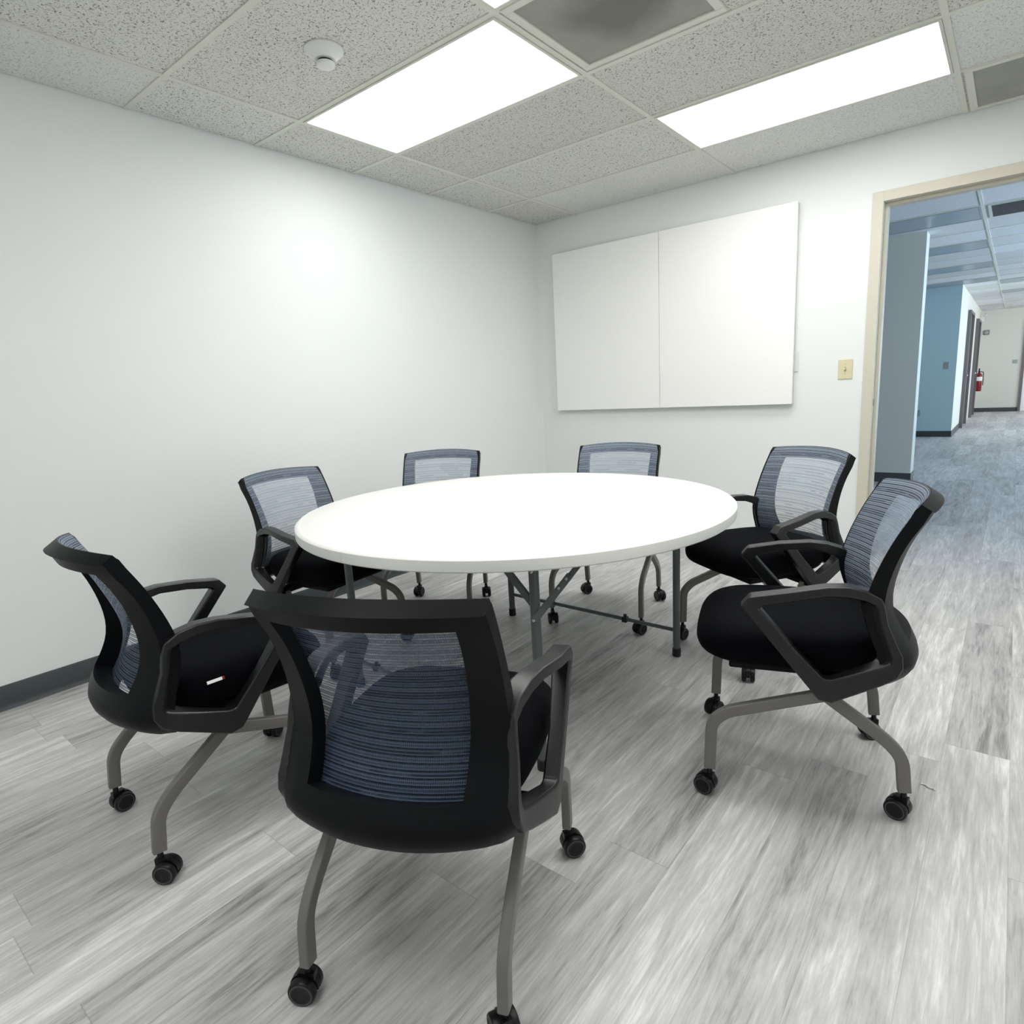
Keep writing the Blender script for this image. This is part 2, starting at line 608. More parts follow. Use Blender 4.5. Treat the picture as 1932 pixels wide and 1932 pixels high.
def baseboard(name, a, b, nrm, h=0.102, t=0.006):
    # cove base: thin strip with a curved toe, running from a to b along the wall
    a, b, nrm = Vector((*a, 0)), Vector((*b, 0)), Vector((*nrm, 0))
    prof = [(0, 0), (0.016, 0), (0.0145, 0.003), (0.009, 0.010), (t, 0.022), (t, h - 0.004), (t - 0.003, h), (0, h)]
    bm = bmesh.new()
    r0 = [bm.verts.new(a + nrm * p + Vector((0, 0, q))) for p, q in prof]
    r1 = [bm.verts.new(b + nrm * p + Vector((0, 0, q))) for p, q in prof]
    m = len(prof)
    for k in range(m):
        bm.faces.new((r0[k], r0[(k + 1) % m], r1[(k + 1) % m], r1[k]))
    bm.faces.new(r0[::-1])
    bm.faces.new(r1)
    return struct(obj(name, bm, 'base', smooth=40))


baseboard('baseboard_left', (0, RY0), (0, 0), (1, 0))
baseboard('baseboard_back', (0, 0), (DX0, 0), (0, -1), h=0.09)
baseboard('baseboard_back_right', (DX1, 0), (RX1, 0), (0, -1), h=0.09)
baseboard('baseboard_right', (RX1, RY0), (RX1, 0), (-1, 0))
baseboard('baseboard_front', (0, RY0), (RX1, RY0), (0, 1))

# ------------------------------------------------------------------ suspended ceilings
GX, GY, TX, TY = 0.4001, -0.5986, 1.2192, 0.6096


def ceiling(name, mat, gx, gy, x0, x1, y0, y1, holes, thick=0.016):
    bm = bmesh.new()
    xs = sorted({x0, x1} | {round(gx + TX * k, 5) for k in range(-8, 9) if x0 < gx + TX * k < x1} | {h[0] for h in holes} | {h[1] for h in holes})
    ys = sorted({y0, y1} | {round(gy + TY * k, 5) for k in range(-12, 40) if y0 < gy + TY * k < y1} | {h[2] for h in holes} | {h[3] for h in holes})
    V = {}

    def vert(x, y):
        if (x, y) not in V:
            V[(x, y)] = bm.verts.new((x - gx, y - gy, 0))
        return V[(x, y)]
    for i in range(len(xs) - 1):
        for j in range(len(ys) - 1):
            mx, my = (xs[i] + xs[i + 1]) / 2, (ys[j] + ys[j + 1]) / 2
            if any(h[0] < mx < h[1] and h[2] < my < h[3] for h in holes):
                continue
            bm.faces.new((vert(xs[i], ys[j]), vert(xs[i], ys[j + 1]), vert(xs[i + 1], ys[j + 1]), vert(xs[i + 1], ys[j])))
    g = bmesh.ops.extrude_face_region(bm, geom=list(bm.faces))
    for v in g['geom']:
        if isinstance(v, bmesh.types.BMVert):
            v.co.z += thick
    o = obj(name, bm, mat)
    o.location = (gx, gy, H)
    return struct(o)


V1 = (1.656, 2.226, -2.414, -1.862)      # return grille
V2 = (2.873, 3.428, -0.590, -0.034)      # second grille by the back wall
ceiling('ceiling', 'tile', GX, GY, 0.007, RX1 - 0.007, RY0 + 0.007, -0.007, [V1, V2])


def tbars(name, gx, gy, x0, x1, y0, y1, mat, skip=(), wd=0.024, extra=(), angle=0.016):
    bm = bmesh.new()
    d = 0.005
    k = -10
    for k in range(-10, 12):
        x = gx + TX * k
        if x0 + 0.02 < x < x1 - 0.02:
            box(bm, x - wd / 2, x + wd / 2, y0, y1, H - d, H + 0.002)
    for k in range(-14, 42):
        y = gy + TY * k
        if y0 + 0.02 < y < y1 - 0.02:
            for q in range(-10, 12):
                a, b = max(x0, gx + TX * q + wd / 2), min(x1, gx + TX * (q + 1) - wd / 2)
                if b > a and not any(s[0] == q and s[1] == k for s in skip):
                    box(bm, a, b, y - wd / 2, y + wd / 2, H - d, H + 0.0015)
    for e in extra:
        box(bm, e[0], e[1], e[2], e[3], H - d, H + 0.001)
    # wall angle around the edge
    if angle <= 0:
        return struct(obj(name, bm, mat))
    box(bm, x0, x1, y0, y0 + angle, H - d - 0.001, H)
    box(bm, x0, x1, y1 - angle, y1, H - d - 0.001, H)
    box(bm, x0, x0 + angle, y0, y1, H - d - 0.001, H)
    box(bm, x1 - angle, x1, y0, y1, H - d - 0.001, H)
    return struct(obj(name, bm, mat))


tbars('trim_1', GX, GY, 0.006, RX1 - 0.006, RY0 + 0.006, -0.006, 'tbar', angle=0.0)


def troffer(x0, x1, y0, y1, label, lit=True, z=H, group=None, lens='lens'):
    cx, cy = (x0 + x1) / 2, (y0 + y1) / 2
    t = thing('ceiling_light', label, 'ceiling light', (cx, cy, z), 0, group)
    a, b = (x1 - x0) / 2, (y1 - y0) / 2
    bm = bmesh.new()
    f = 0.012
    for q in ((-a, a, -b, -b + f), (-a, a, b - f, b), (-a, -a + f, -b + f, b - f), (a - f, a, -b + f, b - f)):
        box(bm, *q, -0.009, -0.001)
    obj('light_frame', bm, 'lamp_frame' if lit else 'grey', t)
    bm = bmesh.new()
    # prismatic lens, very slightly bowed
    n = 6
    rows = []
    for j in range(n + 1):
        yy = -b + f + (2 * b - 2 * f) * j / n
        rows.append([bm.verts.new((xx, yy, -0.0065)) for xx in (-a + f, a - f)])
    for p, q in zip(rows, rows[1:]):
        bm.faces.new((p[0], q[0], q[1], p[1]))
    g = bmesh.ops.extrude_face_region(bm, geom=list(bm.faces))
    for v in g['geom']:
        if isinstance(v, bmesh.types.BMVert):
            v.co.z += 0.004
    obj('light_diffuser', bm, lens if lit else 'lamp_off', t)
    return t


g = 0.013
troffer(GX + TX + g, GX + 2 * TX - g, GY - 7 * TY + g, GY - 6 * TY - g, 'added lit ceiling panel, unseen fill light above the near end of the room', group='lit ceiling panels')  # added unseen lamp, lifts the left wall and the near floor
troffer(GX + 2 * TX + g, GX + 3 * TX - g, GY - 3 * TY + g, GY - 2 * TY - g, 'added lit ceiling panel, unseen fill light beside the right wall', group='lit ceiling panels')  # added unseen lamp, brightens the floor on the right
troffer(GX + g, GX + TX - g, GY - 3 * TY + g, GY - 2 * TY - g, 'lit rectangular ceiling light panel over the left of the table, nearest the left wall', group='lit ceiling panels', lens='lens_dimmed')
troffer(GX + TX + g, GX + 2 * TX - g, GY - TY + g, GY - g, 'lit rectangular ceiling light panel above the whiteboard cabinet, nearest the doorway', group='lit ceiling panels')
troffer(GX + TX + g, GX + 2 * TX - g, GY - 4 * TY + g, GY - 3 * TY - g, 'lit ceiling light panel cut off at the top edge, showing only a corner', group='lit ceiling panels')


def grille(name, v, label, parts):
    x0, x1, y0, y1 = v
    cx, cy = (x0 + x1) / 2, (y0 + y1) / 2
    t = thing(name, label, 'air vent', (cx, cy, H))
    a, b = (x1 - x0) / 2, (y1 - y0) / 2
    bm = bmesh.new()
    f = 0.02
    for q in ((-a - .012, a + .012, -b - .012, -b + f), (-a - .012, a + .012, b - f, b + .012), (-a - .012, -a + f, -b + f, b - f), (a - f, a + .012, -b + f, b - f)):
        box(bm, *q, -0.010, -0.0005)
    obj('vent_frame', bm, 'tbar', t, bevel=0.002)
    bm = bmesh.new()
    box(bm, -a + f, a - f, -b + f, b - f, -0.004, -0.003)
    obj('vent_panel', bm, 'perf' if parts else 'perf_clean', t)
    bm = bmesh.new()
    e = 0.003
    # plenum box above the panel, open at the bottom
    box(bm, -a + e, a - e, -b + e, b - e, 0.17, 0.18)
    for q in ((-a + e, -a + e + .008, -b + e, b - e), (a - e - .008, a - e, -b + e, b - e), (-a + e, a - e, -b + e, -b + e + .008), (-a + e, a - e, b - e - .008, b - e)):
        box(bm, *q, 0.001, 0.17)
    obj('vent_box', bm, 'duct', t)
    if parts:
        for k in range(5):
            bl = bmesh.new()
            box(bl, -0.085 + k * 0.022, -0.073 + k * 0.022, -0.10, 0.035, 0.012, 0.045)
            obj('damper_blade', bl, 'black', t)
        bm = bmesh.new()
        sweep(bm, [(0.045, 0.03, 0.02), (0.020, 0.142, 0.02), (0.085, 0.168, 0.02), (0.09, 0.225, 0.02)], rrect(0.007, 0.007, 0.002, 2), Vector((0, 0, 1)))
        obj('damper_rod', bm, 'black', t)
        bm = bmesh.new()
        sweep(bm, [(-0.14, 0.125, 0.015), (-0.118, 0.132, 0.015), (-0.105, 0.155, 0.015)], rrect(0.005, 0.005, 0.002, 2), Vector((0, 0, 1)))
        obj('damper_clip', bm, 'black', t)
    return t


grille('return_grille', V1, 'square dusty grey return air grille with dark dampers showing behind it', True)
grille('return_grille', V2, 'square grey air grille beside the back wall at the right edge of the ceiling', False)

# smoke detector
t = thing('smoke_detector', 'round white smoke detector on the tile beside the lit panel', 'smoke detector', (1.005, -2.705, H))
bm = bmesh.new()
lathe(bm, [(0, 0), (0.072, 0), (0.074, -0.006), (0.071, -0.012), (0.056, -0.024), (0.044, -0.034), (0.040, -0.040), (0, -0.040)], 40)
obj('detector_base', bm, 'white_plastic', t, smooth=35)
bm = bmesh.new()
lathe(bm, [(0, -0.040), (0.026, -0.040), (0.026, -0.048), (0, -0.048)], 32)
obj('sensor_slot', bm, 'black', t, smooth=35)
bm = bmesh.new()
lathe(bm, [(0, -0.048), (0.033, -0.048), (0.035, -0.051), (0.034, -0.060), (0.028, -0.064), (0, -0.065)], 32)
obj('detector_cap', bm, 'white_plastic', t, smooth=35)

# ------------------------------------------------------------------ door frame
bm = bmesh.new()
fw = 0.056


def frame_leg(bm, x0, x1, side):
    # hollow metal jamb: faces on both sides of the wall, soffit, stop
    box(bm, x0, x1, -0.014, WT + 0.014, 0, DZ)
    if side < 0:
        box(bm, x1, x1 + 0.018, 0.045, WT - 0.012, 0, DZ - fw)
    else:
        box(bm, x0 - 0.018, x0, 0.045, WT - 0.012, 0, DZ - fw)


frame_leg(bm, DX0, DX0 + fw, -1)
frame_leg(bm, DX1 - fw, DX1, 1)
box(bm, DX0 + fw, DX1 - fw, -0.014, WT + 0.014, DZ - fw, DZ)
box(bm, DX0 + fw + 0.018, DX1 - fw - 0.018, 0.045, WT - 0.012, DZ - fw - 0.018, DZ - fw)
df = struct(obj('door_1', bm, 'beige', bevel=0.0015))
bm = boxbm(DX0 + fw, DX0 + fw + 0.002, 0.004, 0.034, 0.93, 1.05)
box(bm, DX0 + fw + 0.0018, DX0 + fw + 0.0026, 0.012, 0.028, 0.97, 1.01, 1)
obj('strike_plate', bm, ['lamp_frame', 'black'], df)
bm = boxbm(DX0 + fw + 0.018, DX0 + fw + 0.0205, 0.055, 0.075, 1.50, 1.54)
obj('silencer_pad', bm, 'white_plastic', df, bevel=0.001)

# ------------------------------------------------------------------ whiteboard cabinet
t = thing('whiteboard_cabinet', 'closed white two-door whiteboard cabinet hanging on the back wall', 'whiteboard', (1.108, 0, 1.612))
x0, x1, z0, z1 = 0.189 - 1.108, 2.030 - 1.108, 0.997 - 1.612, 2.226 - 1.612
obj('cabinet_body', boxbm(x0 + 0.004, x1 - 0.004, -0.031, -0.0005, z0 + 0.004, z1 - 0.004), 'board_edge', t)
xs = 1.1055 - 1.108
obj('cabinet_door', boxbm(x0, xs - 0.0015, -0.052, -0.033, z0, z1), 'board', t, bevel=0.0012)
obj('cabinet_door', boxbm(xs + 0.0015, x1, -0.052, -0.033, z0, z1), 'board', t, bevel=0.0012)

# plates on the back wall
t = thing('wall_plate', 'blank white wall plate half hidden behind the cabinet right edge', 'wall plate', (2.018, 0, 1.264))
obj('plate_cover', boxbm(-0.035, 0.035, -0.007, -0.0002, -0.062, 0.062), 'white_plastic', t, bevel=0.002)
for zz in (-0.042, 0.042):
    bm = bmesh.new()
    lathe(bm, [(0, -0.0085), (0.003, -0.008), (0.003, -0.0068)], 10, 'Y', (0, 0, zz))
    obj('plate_screw', bm, 'white_plastic', t)

t = thing('light_switch', 'cream single toggle light switch between the whiteboard and the doorway', 'light switch', (2.326, 0, 1.2))
obj('switch_plate', boxbm(-0.040, 0.040, -0.007, -0.0002, -0.06, 0.06), 'cream', t, bevel=0.0025)
obj('switch_slot', boxbm(-0.0055, 0.0055, -0.0078, -0.0066, -0.013, 0.013), 'cream_dark', t)
bm = boxbm(-0.0042, 0.0042, -0.021, -0.007, -0.004, 0.006)
obj('switch_toggle', bm, 'cream', t, bevel=0.0012)
for zz in (-0.031, 0.031):
    bm = bmesh.new()
    lathe(bm, [(0, -0.0084), (0.0032, -0.008), (0.0032, -0.0066)], 10, 'Y', (0, 0, zz))
    obj('plate_screw', bm, 'cream_dark', t)

# ------------------------------------------------------------------ office beyond the doorway
SY, BY = 3.262, 8.58
wallobj('wall_stub', (OX0, 2.366, SY, SY + 0.24, 0, H), mat='office_wall')
wallobj('wall_hall_side', (OX0, 2.3595, BY, BY + 0.16, 0, H), mat='hall_blue')
wallobj('wall_hall_left', (2.20, 2.360, BY + 0.001, OY1, 0, H), mat='office_wall')
wallobj('wall_hall_end', (OX0, OX1, OY1, OY1 + WT, 0, H), mat='office_wall')
wallobj('wall_office_left', (OX0 - WT, OX0, WT, OY1, 0, H), mat='office_wall')
wallobj('wall_office_right', (OX1, OX1 + WT, 0, OY1, 0, H), mat='office_wall')
baseboard('baseboard_stub', (OX0, SY), (2.366, SY), (0, -1), h=0.10)
baseboard('baseboard_stub_side', (2.366, SY), (2.366, SY + 0.24), (1, 0), h=0.10)
baseboard('baseboard_hall', (OX0, BY), (2.36, BY), (0, -1), h=0.10)
baseboard('baseboard_hall_left', (2.36, BY), (2.36, 10.40), (1, 0), h=0.10)
baseboard('baseboard_hall_far', (2.36, 14.62), (2.36, OY1), (1, 0), h=0.10)
baseboard('baseboard_end', (2.36, OY1), (3.24, OY1), (0, -1), h=0.10)
OGX, OGY = 2.822, 2.497
ceiling('ceiling_office', 'tile_office', OGX, OGY, OX0, OX1, WT, OY1, [])
tbars('trim_2', OGX, OGY, OX0, OX1, WT, OY1, 'tbar')
for k, nm in enumerate(('first from the doorway', 'second from the doorway', 'third from the doorway', 'fourth from the doorway')):
    y = OGY + 3 * TY * k
    troffer(OGX - TX + 0.014, OGX - 0.014, y + 0.013, y + TY - 0.013,
            'unlit grey ceiling light left of the office centre line, ' + nm, False, group='unlit office ceiling lights')
for k, nm in ((3, 'nearer'), (4, 'farther')):
    y = OGY + 3 * TY * k + TY
    troffer(OGX + 0.014, OGX + TX - 0.014, y + 0.013, y + TY - 0.013,
            'unlit ceiling light right of the office centre line, the %s of two' % nm, False, group='unlit office ceiling lights')
t = thing('return_grille', 'dark square air grille in the office ceiling seen through the doorway', 'air vent', (OGX + 0.32, OGY + TY / 2, H))
bm = bmesh.new()
a = 0.285
for q in ((-a, a, -a, -a + .022), (-a, a, a - .022, a), (-a, -a + .022, -a + .022, a - .022), (a - .022, a, -a + .022, a - .022)):
    box(bm, *q, -0.010, -0.0005)
obj('vent_frame', bm, 'lamp_frame', t)
bm = bmesh.new()
for k in range(16):
    y = -a + 0.03 + k * (2 * a - 0.06) / 15
    box(bm, -a + .02, a - .02, y - 0.004, y + 0.004, -0.008, -0.001)
obj('vent_louvers', bm, 'jamb', t)
obj('vent_backing', boxbm(-a + .02, a - .02, -a + .02, a - .02, -0.0012, -0.0004), 'black', t)


def hall_door(name, y0, y1, ztop):
    # door in the left hall wall, facing +x: frame standing proud, leaf set back inside it
    bm = bmesh.new()
    X = 2.360
    box(bm, X - 0.03, X + 0.055, y0, y0 + 0.05, 0, ztop)
    box(bm, X - 0.03, X + 0.055, y1 - 0.05, y1, 0, ztop)
    box(bm, X - 0.03, X + 0.055, y0 + 0.05, y1 - 0.05, ztop - 0.05, ztop)
    f = struct(obj(name, bm, 'jamb'))
    obj('door_leaf', boxbm(X + 0.0005, X + 0.010, y0 + 0.052, y1 - 0.052, 0.008, ztop - 0.052), 'jamb', f)
    bm = bmesh.new()
    lathe(bm, [(0, 0.009), (0.026, 0.009), (0.026, 0.014), (0.011, 0.016), (0.011, 0.045), (0.024, 0.052), (0.026, 0.062), (0.018, 0.07), (0, 0.071)], 18, 'X', (X, y0 + 0.12, 1.0))
    obj('door_knob', bm, 'rivet', f, smooth=40)


hall_door('door_2', 10.42, 11.62, 2.20)
hall_door('door_3', 13.42, 14.58, 2.20)
# door in the end wall
bm = bmesh.new()
box(bm, 3.24, 3.29, OY1 - 0.04, OY1 + 0.02, 0, 2.2)
box(bm, 4.20, 4.25, OY1 - 0.04, OY1 + 0.02, 0, 2.2)
box(bm, 3.29, 4.20, OY1 - 0.04, OY1 + 0.02, 2.15, 2.2)
f = struct(obj('door_4', bm, 'jamb'))
obj('door_leaf', boxbm(3.292, 4.198, OY1 - 0.012, OY1 - 0.0005, 0.008, 2.148), 'board', f)


def plate(x, y, z, n, label, cat, name, mat='grey', wd=0.035, hh=0.058):
    bm = bmesh.new()
    if n == 'y':
        box(bm, x - wd, x + wd, y - 0.008, y - 0.0003, z - hh, z + hh)
        box(bm, x - 0.006, x + 0.006, y - 0.014, y - 0.008, z - 0.012, z + 0.012)
    else:
        box(bm, x + 0.0003, x + 0.008, y - wd, y + wd, z - hh, z + hh)
        box(bm, x + 0.008, x + 0.012, y - 0.02, y + 0.02, z - 0.02, z + 0.03)
    # origin at the plate's own place
    bmesh.ops.translate(bm, verts=bm.verts, vec=(-x, -y, -z))
    o = obj(name, bm, mat)
    o.location = (x, y, z)
    return tag(o, label, cat)


plate(2.218, BY, 1.20, 'y', 'grey switch plate on the blue-grey wall beyond the doorway', 'light switch', 'light_switch')
plate(1.862, BY, 0.41, 'y', 'low outlet plate near the floor on the blue-grey wall', 'wall outlet', 'wall_outlet')
plate(2.36, 12.35, 1.32, 'x', 'small dark sign plate between the two brown hall doors', 'sign', 'door_sign', 'dark_green', 0.10, 0.055)
plate(3.105, OY1, 1.215, 'y', 'pale switch plate on the far end wall beside its door', 'light switch', 'light_switch', 'grey', 0.045, 0.045)

# fire extinguisher on the hall wall
t = thing('fire_extinguisher', 'red fire extinguisher hanging at the far end of the hall', 'fire extinguisher', (2.445, 14.80, 0.55))
bm = bmesh.new()
lathe(bm, [(0, 0), (0.062, 0), (0.07, 0.012), (0.07, 0.36), (0.06, 0.40), (0.03, 0.43), (0.022, 0.45), (0, 0.45)], 24)
obj('cylinder', bm, 'red', t, smooth=40)
bm = bmesh.new()
lathe(bm, [(0.0708, 0.25), (0.0712, 0.25), (0.0712, 0.345), (0.0708, 0.345)], 24)
obj('paper_label', bm, 'paper', t, smooth=40)
bm = boxbm(-0.018, 0.018, -0.03, 0.03, 0.445, 0.49)
sweep(bm, [(0, -0.02, 0.485), (0, -0.09, 0.50)], rrect(0.012, 0.006, 0.002))
sweep(bm, [(0, -0.02, 0.50), (0, -0.10, 0.545)], rrect(0.012, 0.006, 0.002))
obj('valve_handle', bm, 'black', t)
bm = bmesh.new()
sweep(bm, fillet([(0.02, 0.02, 0.47), (0.085, 0.02, 0.46), (0.088, 0.02, 0.14)], 0.04), circ(0.009, 8), Vector((0, 1, 0)))
obj('hose', bm, 'black', t, smooth=60)
obj('wall_bracket', boxbm(-0.084, -0.069, -0.02, 0.02, 0.1, 0.44), 'grey', t)

# emergency light on the hall wall
t = thing('emergency_light', 'white twin-head emergency light high at the end of the hall', 'emergency light', (2.361, 15.05, 2.27))
obj('light_housing', boxbm(0, 0.075, -0.13, 0.13, -0.07, 0.05), 'white_plastic', t, bevel=0.008)
for s in (-1, 1):
    bm = bmesh.new()
    lathe(bm, [(0, -0.02), (0.028, -0.018), (0.05, 0.03), (0.05, 0.038), (0.044, 0.034), (0, 0.034)], 18, 'X', (0.085, s * 0.085, 0.085))
    obj('lamp_head', bm, 'white_plastic', t, smooth=40)

t = thing('alarm_strobe', 'dark rounded fire alarm on the end wall above the extinguisher', 'fire alarm', (2.49, OY1, 1.965))
bm = boxbm(-0.06, 0.06, -0.035, -0.0005, -0.055, 0.055)
obj('alarm_housing', bm, 'dark_green', t, bevel=0.015)
bm = bmesh.new()
lathe(bm, [(0.045, -0.036), (0.045, -0.048), (0.03, -0.055), (0, -0.056)], 20, 'Y')
obj('alarm_lens', bm, 'grey', t, smooth=40)


# ------------------------------------------------------------------ chairs
# local axes: x right of the sitter, y forward, z up.  rows: z, y at the side, half width, thickness
BACK = [(0.388, -0.185, 0.234, 0.030), (0.410, -0.214, 0.239, 0.036), (0.440, -0.228, 0.239, 0.042), (0.487, -0.208, 0.232, 0.046),
        (0.520, -0.189, 0.228, 0.046), (0.560, -0.173, 0.2245, 0.044), (0.605, -0.168, 0.2225, 0.042), (0.660, -0.175, 0.221, 0.036),
        (0.720, -0.192, 0.2205, 0.031), (0.770, -0.214, 0.221, 0.030), (0.808, -0.237, 0.222, 0.032), (0.835, -0.250, 0.221, 0.032), (0.852, -0.260, 0.221, 0.030)]
BULGE = 0.062


def hole_half(z):
    return 0.153 + (0.172 - 0.153) * max(0.0, min(1.0, (z - 0.487) / 0.32))


def back_pt(x, z, off=0.0):
    y, wd, th = interp(BACK, z)
    k = max(0.0, 1 - (x / wd) ** 2)
    bul = BULGE * k
    zz = z + 0.012 * k * max(0.0, min(1.0, (z - 0.70) / 0.15))
    if z < 0.487:
        zz -= 0.010 * k * min(1.0, (0.487 - z) / 0.09)
    # lower corners wrap forward towards the arms
    wrap = 9.0 * max(0.0, abs(x) - 0.19) ** 2 * max(0.0, min(1.0, (0.53 - z) / 0.07))
    bul -= wrap
    # offset forward, tilted with the profile slope
    y2 = interp(BACK, min(z + 0.01, 0.852))[0]
    y1 = interp(BACK, max(z - 0.01, 0.388))[0]
    s = max(-0.8, min(0.8, (y2 - y1) / 0.02))
    n = Vector((0, 1, -s)).normalized()
    if z > 0.84:
        n = Vector((0, 1, 0.25)).normalized()
    return Vector((x, y - bul, zz)) + n * off


def back_frame_bm():
    bm = bmesh.new()
    zs = [0.388, 0.398, 0.410, 0.425, 0.440, 0.456, 0.472, 0.487] + [0.487 + (0.808 - 0.487) * k / 16 for k in range(1, 17)] + [0.820, 0.832, 0.843, 0.852]
    hz0, hz1 = 0.487, 0.808

    def xs(z):
        wd = interp(BACK, z)[1]
        h = hole_half(z)
        r = [h + (wd - h) * k / 3 for k in range(4)]
        c = [-h + 2 * h * k / 10 for k in range(1, 10)]
        return [-v for v in r[::-1]] + c + r
    grids = []
    for side in (0, 1):
        grids.append([[bm.verts.new(back_pt(x, z, side * interp(BACK, z)[2]) - Vector((0, 0, 0.013 if side == 0 and z > 0.85 else 0))) for x in xs(z)] for z in zs])
    nc = len(grids[0][0])
    for i in range(len(zs) - 1):
        for j in range(nc - 1):
            if 3 <= j < nc - 4 and hz0 - 1e-6 <= zs[i] and zs[i + 1] <= hz1 + 1e-6:
                continue
            for s in (0, 1):
                q = grids[s]
                bm.faces.new((q[i][j], q[i][j + 1], q[i + 1][j + 1], q[i + 1][j]))
    # close outer rim and hole rim
    be = [e for e in bm.edges if len(e.link_faces) == 1]
    pair = {}
    for i in range(len(zs)):
        for j in range(nc):
            pair[grids[0][i][j]] = grids[1][i][j]
    for e in be:
        a, b = e.verts
        if a in pair and b in pair:
            bm.faces.new((a, b, pair[b], pair[a]))
    for v in [v for v in bm.verts if not v.link_faces]:
        bm.verts.remove(v)
    return bm


def mesh_panel():
    # one woven sheet over the front of the frame, curling over its top edge
    zs = [0.425 + (0.851 - 0.425) * k / 30 for k in range(31)]
    nx = 18
    verts, uvs, faces = [], [], []
    arc = 0.0
    prev = None
    for i, z in enumerate(zs):
        y, wd, th = interp(BACK, z)
        ww = wd - 0.0075
        if i > 27:
            ww -= 0.004 * (i - 27)
        p0 = back_pt(0, z, th + 0.0025)
        if prev is not None:
            arc += (p0 - prev).length
        prev = p0
        for k in range(nx + 1):
            x = -ww + 2 * ww * k / nx
            verts.append(back_pt(x, z, th + 0.0025))
            uvs.append((x, arc))
    for i in range(len(zs) - 1):
        for k in range(nx):
            a = i * (nx + 1) + k
            faces.append((a, a + 1, a + nx + 2, a + nx + 1))
    me = bpy.data.meshes.new('mesh_panel')
    me.from_pydata([tuple(v) for v in verts], [], faces)
    uvl = me.uv_layers.new(name='UVMap')
    for lp in me.loops:
        uvl.data[lp.index].uv = uvs[lp.vertex_index]
    for p in me.polygons:
        p.use_smooth = True
    me.materials.append(MAT['mesh'])
    return me


# closed arm loop in the side plane: matching outer and inner outlines (y, z)
ARM_OUT = [(0.172, 0.592), (0.150, 0.620), (0.055, 0.638), (-0.036, 0.651), (-0.085, 0.650), (-0.128, 0.639), (-0.162, 0.618),
           (-0.170, 0.592), (-0.178, 0.550), (-0.196, 0.507), (-0.212, 0.472), (-0.214, 0.442), (-0.200, 0.414), (-0.166, 0.394), (-0.115, 0.372), (-0.052, 0.344), (-0.022, 0.349), (0.070, 0.465)]
ARM_IN = [(0.126, 0.590), (0.116, 0.597), (0.050, 0.612), (-0.034, 0.625), (-0.085, 0.622), (-0.125, 0.612), (-0.152, 0.600),
          (-0.157, 0.586), (-0.162, 0.562), (-0.170, 0.530), (-0.182, 0.493), (-0.189, 0.470), (-0.186, 0.455), (-0.170, 0.446), (-0.115, 0.428), (-0.050, 0.408), (-0.033, 0.409), (0.036, 0.483)]
# the inner edge of the opening sits further forward along the rear post
ARM_INNER_SHIFT = [0, 0, 0, 0, 0.012, 0.026, 0.036, 0.040, 0.040, 0.038, 0.036, 0.034, 0.030, 0.024, 0.010, 0, 0, 0]


def arm_bm(s):
    bm = bmesh.new()

    def clamp(v):
        return max(0.0, min(1.0, v))

    def xo(y, z, inner):
        # outer face swings out from the back shell to the front corner
        t = clamp((0.62 - z) / 0.25)
        k = clamp(((0.06 - 0.10 * t) - y) / (0.23 - 0.07 * t))
        k = k * k * (3 - 2 * k) * 0.4 + k * 0.6
        x = 0.277 - (0.048 - 0.024 * t) * k
        wdt = 0.042 if z > 0.583 and y > -0.15 else 0.034
        return (x - wdt if inner else x) * s
    L = []
    for j, outl in enumerate((ARM_OUT, ARM_IN)):
        rows = []
        for i in (0, 1):
            rows.append([bm.verts.new((xo(y, z, i), y + (ARM_INNER_SHIFT[k] if j and i else 0), z)) for k, (y, z) in enumerate(outl)])
        L.append(rows)
    n = len(ARM_OUT)
    for k in range(n):
        q = (k + 1) % n
        (oo, oi), (io, ii) = L
        bm.faces.new((oo[k], oo[q], io[q], io[k]))
        bm.faces.new((oi[k], ii[k], ii[q], oi[q]))
        bm.faces.new((oo[k], oi[k], oi[q], oo[q]))
        bm.faces.new((io[k], io[q], ii[q], ii[k]))
    return bm


def seat_bm():
    # thick cushion: superellipse plan, crowned top, waterfall front
    bm = bmesh.new()
    nu = 44

    def ring(sc, z, dz_front):
        out = []
        for k in range(nu):
            a = 2 * PI * k / nu
            c, s_ = math.cos(a), math.sin(a)
            e = 0.52
            x = 0.231 * sc * math.copysign(abs(c) ** e, c)
            y = 0.248 * sc * math.copysign(abs(s_) ** e, s_)
            x *= 1 - 0.07 * max(0, -y / 0.248)
            zz = z - dz_front * max(0.0, (y / 0.248)) ** 3
            out.append(bm.verts.new((x, y + 0.048, zz)))
        return out
    rs = [ring(0.05, 0.507, 0.0), ring(0.45, 0.508, 0.003), ring(0.72, 0.508, 0.008), ring(0.88, 0.504, 0.018), ring(0.955, 0.495, 0.027), ring(0.988, 0.484, 0.032),
          ring(0.990, 0.477, 0.032), ring(1.002, 0.470, 0.030), ring(1.0, 0.445, 0.018), ring(0.975, 0.418, 0.006), ring(0.93, 0.400, -0.004), ring(0.80, 0.389, -0.010), ring(0.4, 0.386, -0.004), ring(0.05, 0.386, 0)]
    for a, b in zip(rs, rs[1:]):
        for k in range(nu):
            bm.faces.new((a[k], a[(k + 1) % nu], b[(k + 1) % nu], b[k]))
    bm.faces.new(rs[0][::-1])
    bm.faces.new(rs[-1])
    return bm


